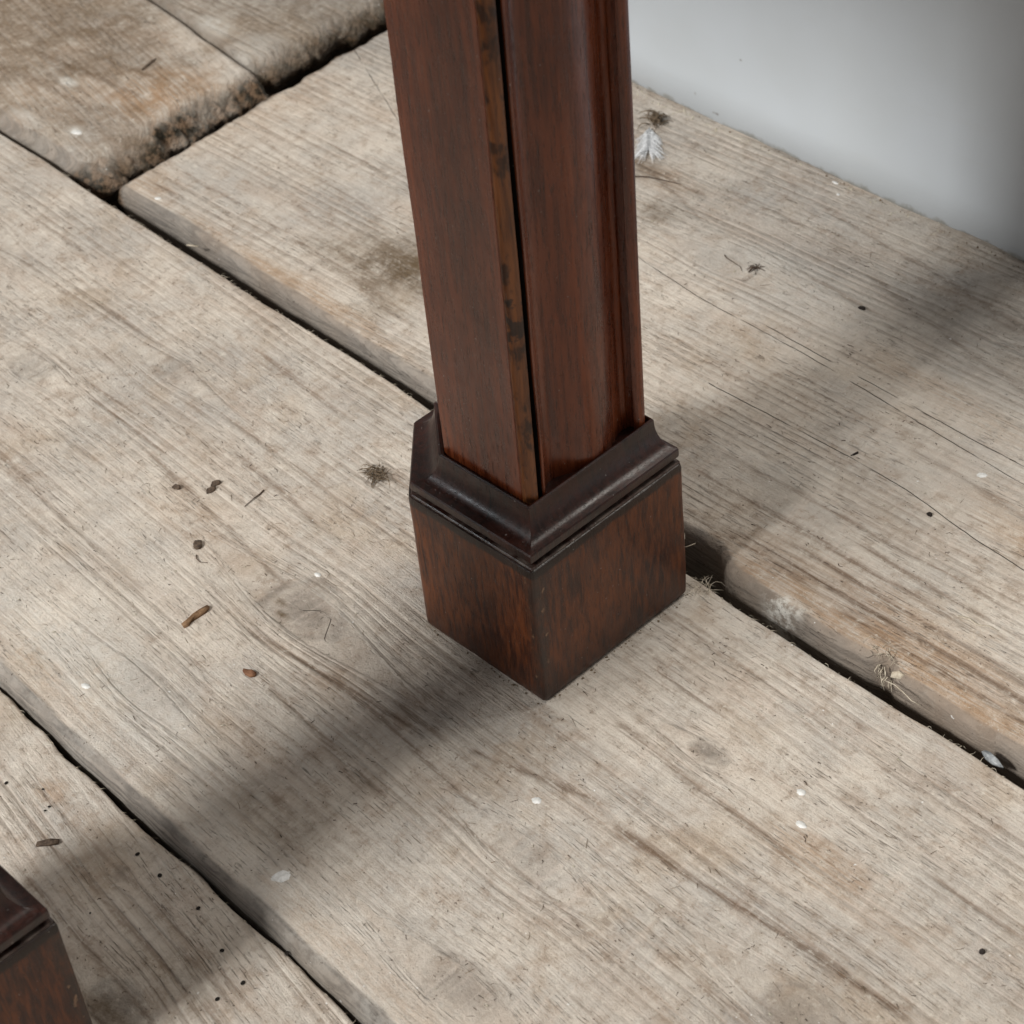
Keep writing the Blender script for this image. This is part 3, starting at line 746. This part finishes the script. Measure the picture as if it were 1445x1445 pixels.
def tuft(name, x, y, n, rad, lmin, lmax, r, mat, label, cat, seed, parent=None, lift=.002, z=None):
    R = random.Random(seed); H = Hair(); z0 = (zat(x, y) if z is None else z)
    for i in range(n):
        a = R.uniform(0, 6.283); d = rad*math.sqrt(R.random())
        H.add(curl(x+d*math.cos(a), y+d*math.sin(a)*.7, z0+R.uniform(0.0001, lift), R.uniform(0, 6.283), R.uniform(lmin, lmax), R.uniform(-2.5, 2.5), 5, R.uniform(0, lift*.6)), r*R.uniform(.6, 1.2))
    o = H.build(name, mat, parent, (x, y, z0))
    if label: tag(o, label, cat)
    return o
tuft('fluff', -.2625, .3205, 46, .0058, .004, .010, .00042, M_LINT, 'brown clump of fluff touching the tip of the white feather', 'fluff', 4, lift=.004)
tuft('fluff', -.150, .041, 60, .0052, .004, .0085, .00030, M_LINT, 'tangled greenish brown fluff on the middle plank left of the foot', 'fluff', 5, lift=.003)
tuft('lint', .000, .083, 30, .0042, .003, .008, .00016, M_FIBRE, 'wisp of pale lint at the right bottom corner of the foot', 'lint', 6, lift=.003)
# splintered hole in the arris of the back plank
R = random.Random(9); H = Hair()
for i in range(15):
    x = R.uniform(.0735, .0815); z = R.uniform(-.006, -.0005); y = .099+R.uniform(-.001, .0035)
    H.add([(x, y, z), (x+R.uniform(-.001, .0025), y-R.uniform(.001, .003), z-R.uniform(.0005, .002)), (x+R.uniform(-.001, .003), y-R.uniform(.002, .0035), z-R.uniform(.001, .004))], .00030)
for i in range(22):
    H.add(curl(R.uniform(.066, .080), R.uniform(.103, .109), .0003, R.uniform(0, 6.28), R.uniform(.002, .006), R.uniform(-2, 2), 4, .0008), .00016)
H.build('splinters', M_FIBRE, floor, (.077, .1, 0))['label'] = 'pale splinters round a torn hole in the board edge'
flake('wood_chip', .0835, .1008, [(-2.4, -1), (1.6, -1.6), (3, 0), (.6, 1.5), (-2, 1)], .0012, M_FIBRE, 'pale chip beside the splintered hole in the plank edge', 'chip', rz=.6, tilt=(.5, 0), dz=-.0006)
# single fibres and twigs big enough to point at
def fibre(name, pts2, r, mat, label, cat, r1=None, lift=.0003):
    H = Hair(); P = [(x, y, zat(x, y)+r*.7+(lift if 0 < i < len(pts2)-1 else 0)) for i, (x, y) in enumerate(pts2)]
    H.add(P, r, r1); return tag(H.build(name, mat, None, P[0]), label, cat)
fibre('pine_needle', [(-.1785, .003), (-.1775, .0), (-.177, -.004), (-.1762, -.009)], .00042, M_BARKD, 'thin dark needle with a thicker tip between two knots', 'needle', .00016)
fibre('twig', [(-.1665, -.041), (-.164, -.0425), (-.1615, -.0428), (-.159, -.0405)], .00035, M_BARKD, 'tiny forked twig just below the squarish bark flake', 'twig')
fibre('twig', [(-.152, .2565), (-.149, .255), (-.144, .2545), (-.1395, .254), (-.137, .2525)], .00035, M_BARKD, 'bent dark twig on the back plank right of the leg', 'twig')
fibre('straw', [(-.234, .277), (-.227, .281), (-.219, .284), (-.211, .287)], .0005, M_BARKD, 'thin brown straw poking out from behind the leg under the feather', 'straw')
H = Hair(); R = random.Random(12); zc = zat(-.133, .258)
for i in range(11):
    a = R.uniform(0, 6.283); H.add([(-.133, .258, zc+.0008), (-.133+.0022*math.cos(a), .258+.0022*math.sin(a), zc+.0014), (-.133+.0046*math.cos(a+.3), .258+.0046*math.sin(a+.3), zc+.0003)], .0004)
tag(H.build('seed_burr', M_BARKD, None, (-.133, .258, zc)), 'tiny brown star shaped seed head on the back plank', 'seed head')
fibre('fibre', [(.081, .139), (.085, .1405), (.0895, .140), (.093, .1425), (.097, .143)], .00045, M_FIBRE, 'pale fibre lying near the right edge of the back plank', 'fibre')
H = Hair()
H.add([(-.0295, .104, -.001), (-.026, .1005, .0005), (-.0245, .097, .0008), (-.023, .093, .0005), (-.0205, .0885, .0002)], .00022, .0002)
H.add([(-.0235, .104, -.002), (-.0205, .101, .001), (-.0215, .097, .0012), (-.025, .0945, .0), (-.024, .089, -.001)], .0002, .00018)
tag(H.build('thread', M_FIBRE, None, (-.025, .098, 0)), 'loose thread bridging the dark gap beside the foot', 'thread')
fibre('thread', [(.083, .0945), (.0875, .0945), (.092, .0938), (.097, .0925), (.1005, .0935)], .00026, M_FIBRE, 'single fine thread along the gap near the right', 'thread', .0002, .0008)
fibre('straw', [(-.3575, .0905), (-.3548, .0915), (-.3520, .0935)], .0006, M_FIBRE, 'short pale straw standing in the gap left of the leg', 'straw', .0005)

# crumbs of plaster and dust at the foot of the wall (nobody could count them)
def scatter_lumps(name, spots, mat, parent, seed):
    R = random.Random(seed); V = []; F = []
    for (x, y, s) in spots:
        z = zat(x, y) if y < .34 else 0; b = len(V)
        for k in range(5):
            a = k*1.2566+R.uniform(-.3, .3); V.append((x+s*math.cos(a)*R.uniform(.6, 1.2), y+s*math.sin(a)*R.uniform(.6, 1.1), z-.0001))
        for k in range(5):
            a = k*1.2566+R.uniform(-.3, .3); V.append((x+s*.6*math.cos(a), y+s*.6*math.sin(a), z+s*R.uniform(.4, .9)))
        V.append((x, y, z+s*.95))
        for k in range(5):
            j = (k+1) % 5; F += [(b+k, b+j, b+5+j, b+5+k), (b+5+k, b+5+j, b+10)]
    o = mesh_obj(name, V, F, mat, parent, smooth=False); o['kind'] = 'stuff'; return o
R = random.Random(21)
sp = []
for i in range(230):
    x = R.uniform(-.36, .06) if R.random() < .6 else R.uniform(-.33, -.18); sp.append((x, .3385-abs(R.gauss(0, .0030)), abs(R.gauss(.0002, .00025))+.00012))
scatter_lumps('dust', sp, M_PLASTER, None, 22)
sp = [(R.uniform(-.30, .06), .3392-abs(R.gauss(0, .0012)), abs(R.gauss(.0003, .0002))+.0001) for i in range(60)]
scatter_lumps('dirt', sp, M_LINT, None, 23)

# fine litter: thousands of tiny dark slivers, curls and grains worked into the boards
def litter(name, n, mat, seed, rmin, rmax, lmin, lmax, along=.5):
    R = random.Random(seed); H = Hair(); made = 0
    X = []
    keys = ['mid']*52+['back']*33+['front']*9+['left']*5+['farleft']*1
    rng = np.random.default_rng(seed)
    while made < n:
        k = R.choice(keys); Xk, Yk, Zk = PL[k]
        i = R.randrange(Xk.shape[0]); j = R.randrange(16, Xk.shape[1]-16)
        x, y, z = float(Xk[i, j]), float(Yk[i, j]), float(Zk[i, j])
        if not (-.72 < x < .27 and -.26 < y < .345): continue
        if float(fbm(np.array([x*38]), np.array([y*38]), seed+3, 2)[0]) < R.uniform(-.5, .35): continue
        if -.095 < x < .004 and -.004 < y < .082: continue
        a = R.gauss(0, .5) if R.random() < along else R.uniform(0, 6.283)
        L = R.uniform(lmin, lmax)*(1 if R.random() < .85 else 1.8)
        r = R.uniform(rmin, rmax)
        H.add(curl(x, y, z+r*.55, a, L, R.uniform(-2.2, 2.2) if R.random() < .5 else 0, 3, r*.5), r, r*.5); made += 1
    o = H.build(name, mat, None, (0, 0, 0)); o['kind'] = 'stuff'; return o
litter('debris', 1700, M_BARKD, 31, .00008, .00021, .0004, .0018)
litter('debris', 700, M_LINT, 32, .00007, .00017, .0010, .0034)
litter('crumbs', 500, M_PLASTER, 33, .00016, .00036, .0004, .0010)
R = random.Random(55); sp = []
for i in range(90):
    if R.random() < .5: lx, ly = R.uniform(-.066, .001), -abs(R.gauss(.0006, .0010))
    else: lx, ly = abs(R.gauss(.0006, .0010)), R.uniform(-.001, .079)
    sp.append((lx*math.cos(TH)-ly*math.sin(TH), lx*math.sin(TH)+ly*math.cos(TH), abs(R.gauss(.0002, .00015))+.00012))
scatter_lumps('grit', sp, M_LINT, None, 56)
# frayed fibres along the edges of the gaps
H = Hair(); R = random.Random(41)
for i in range(330):
    X, Y, Z = PL['mid']; k = R.randrange(X.shape[0])
    if not -.5 < X[k, -1] < .2: continue
    x, y, z = float(X[k, -3]), float(Y[k, -3]), float(Z[k, -5]); a = R.gauss(.5, .6)
    H.add(curl(x, y-.0005, z-.0002, a, R.uniform(.0008, .0032), R.uniform(-2.5, 2.5), 4, .0005), R.uniform(.00007, .00016))
for i in range(160):
    X, Y, Z = PL['front']; k = R.randrange(X.shape[0])
    if not -.2 < X[k, -1] < .1: continue
    x, y, z = float(X[k, -3]), float(Y[k, -3]), float(Z[k, -5])
    H.add(curl(x, y-.0008, z-.0002, R.gauss(.3, .5), R.uniform(.0008, .003), R.uniform(-2, 2), 4, .0004), R.uniform(.00008, .0002))
f = H.build('frayed_fibres', M_FIBRE, floor, (0, 0, 0)); f['kind'] = 'stuff'
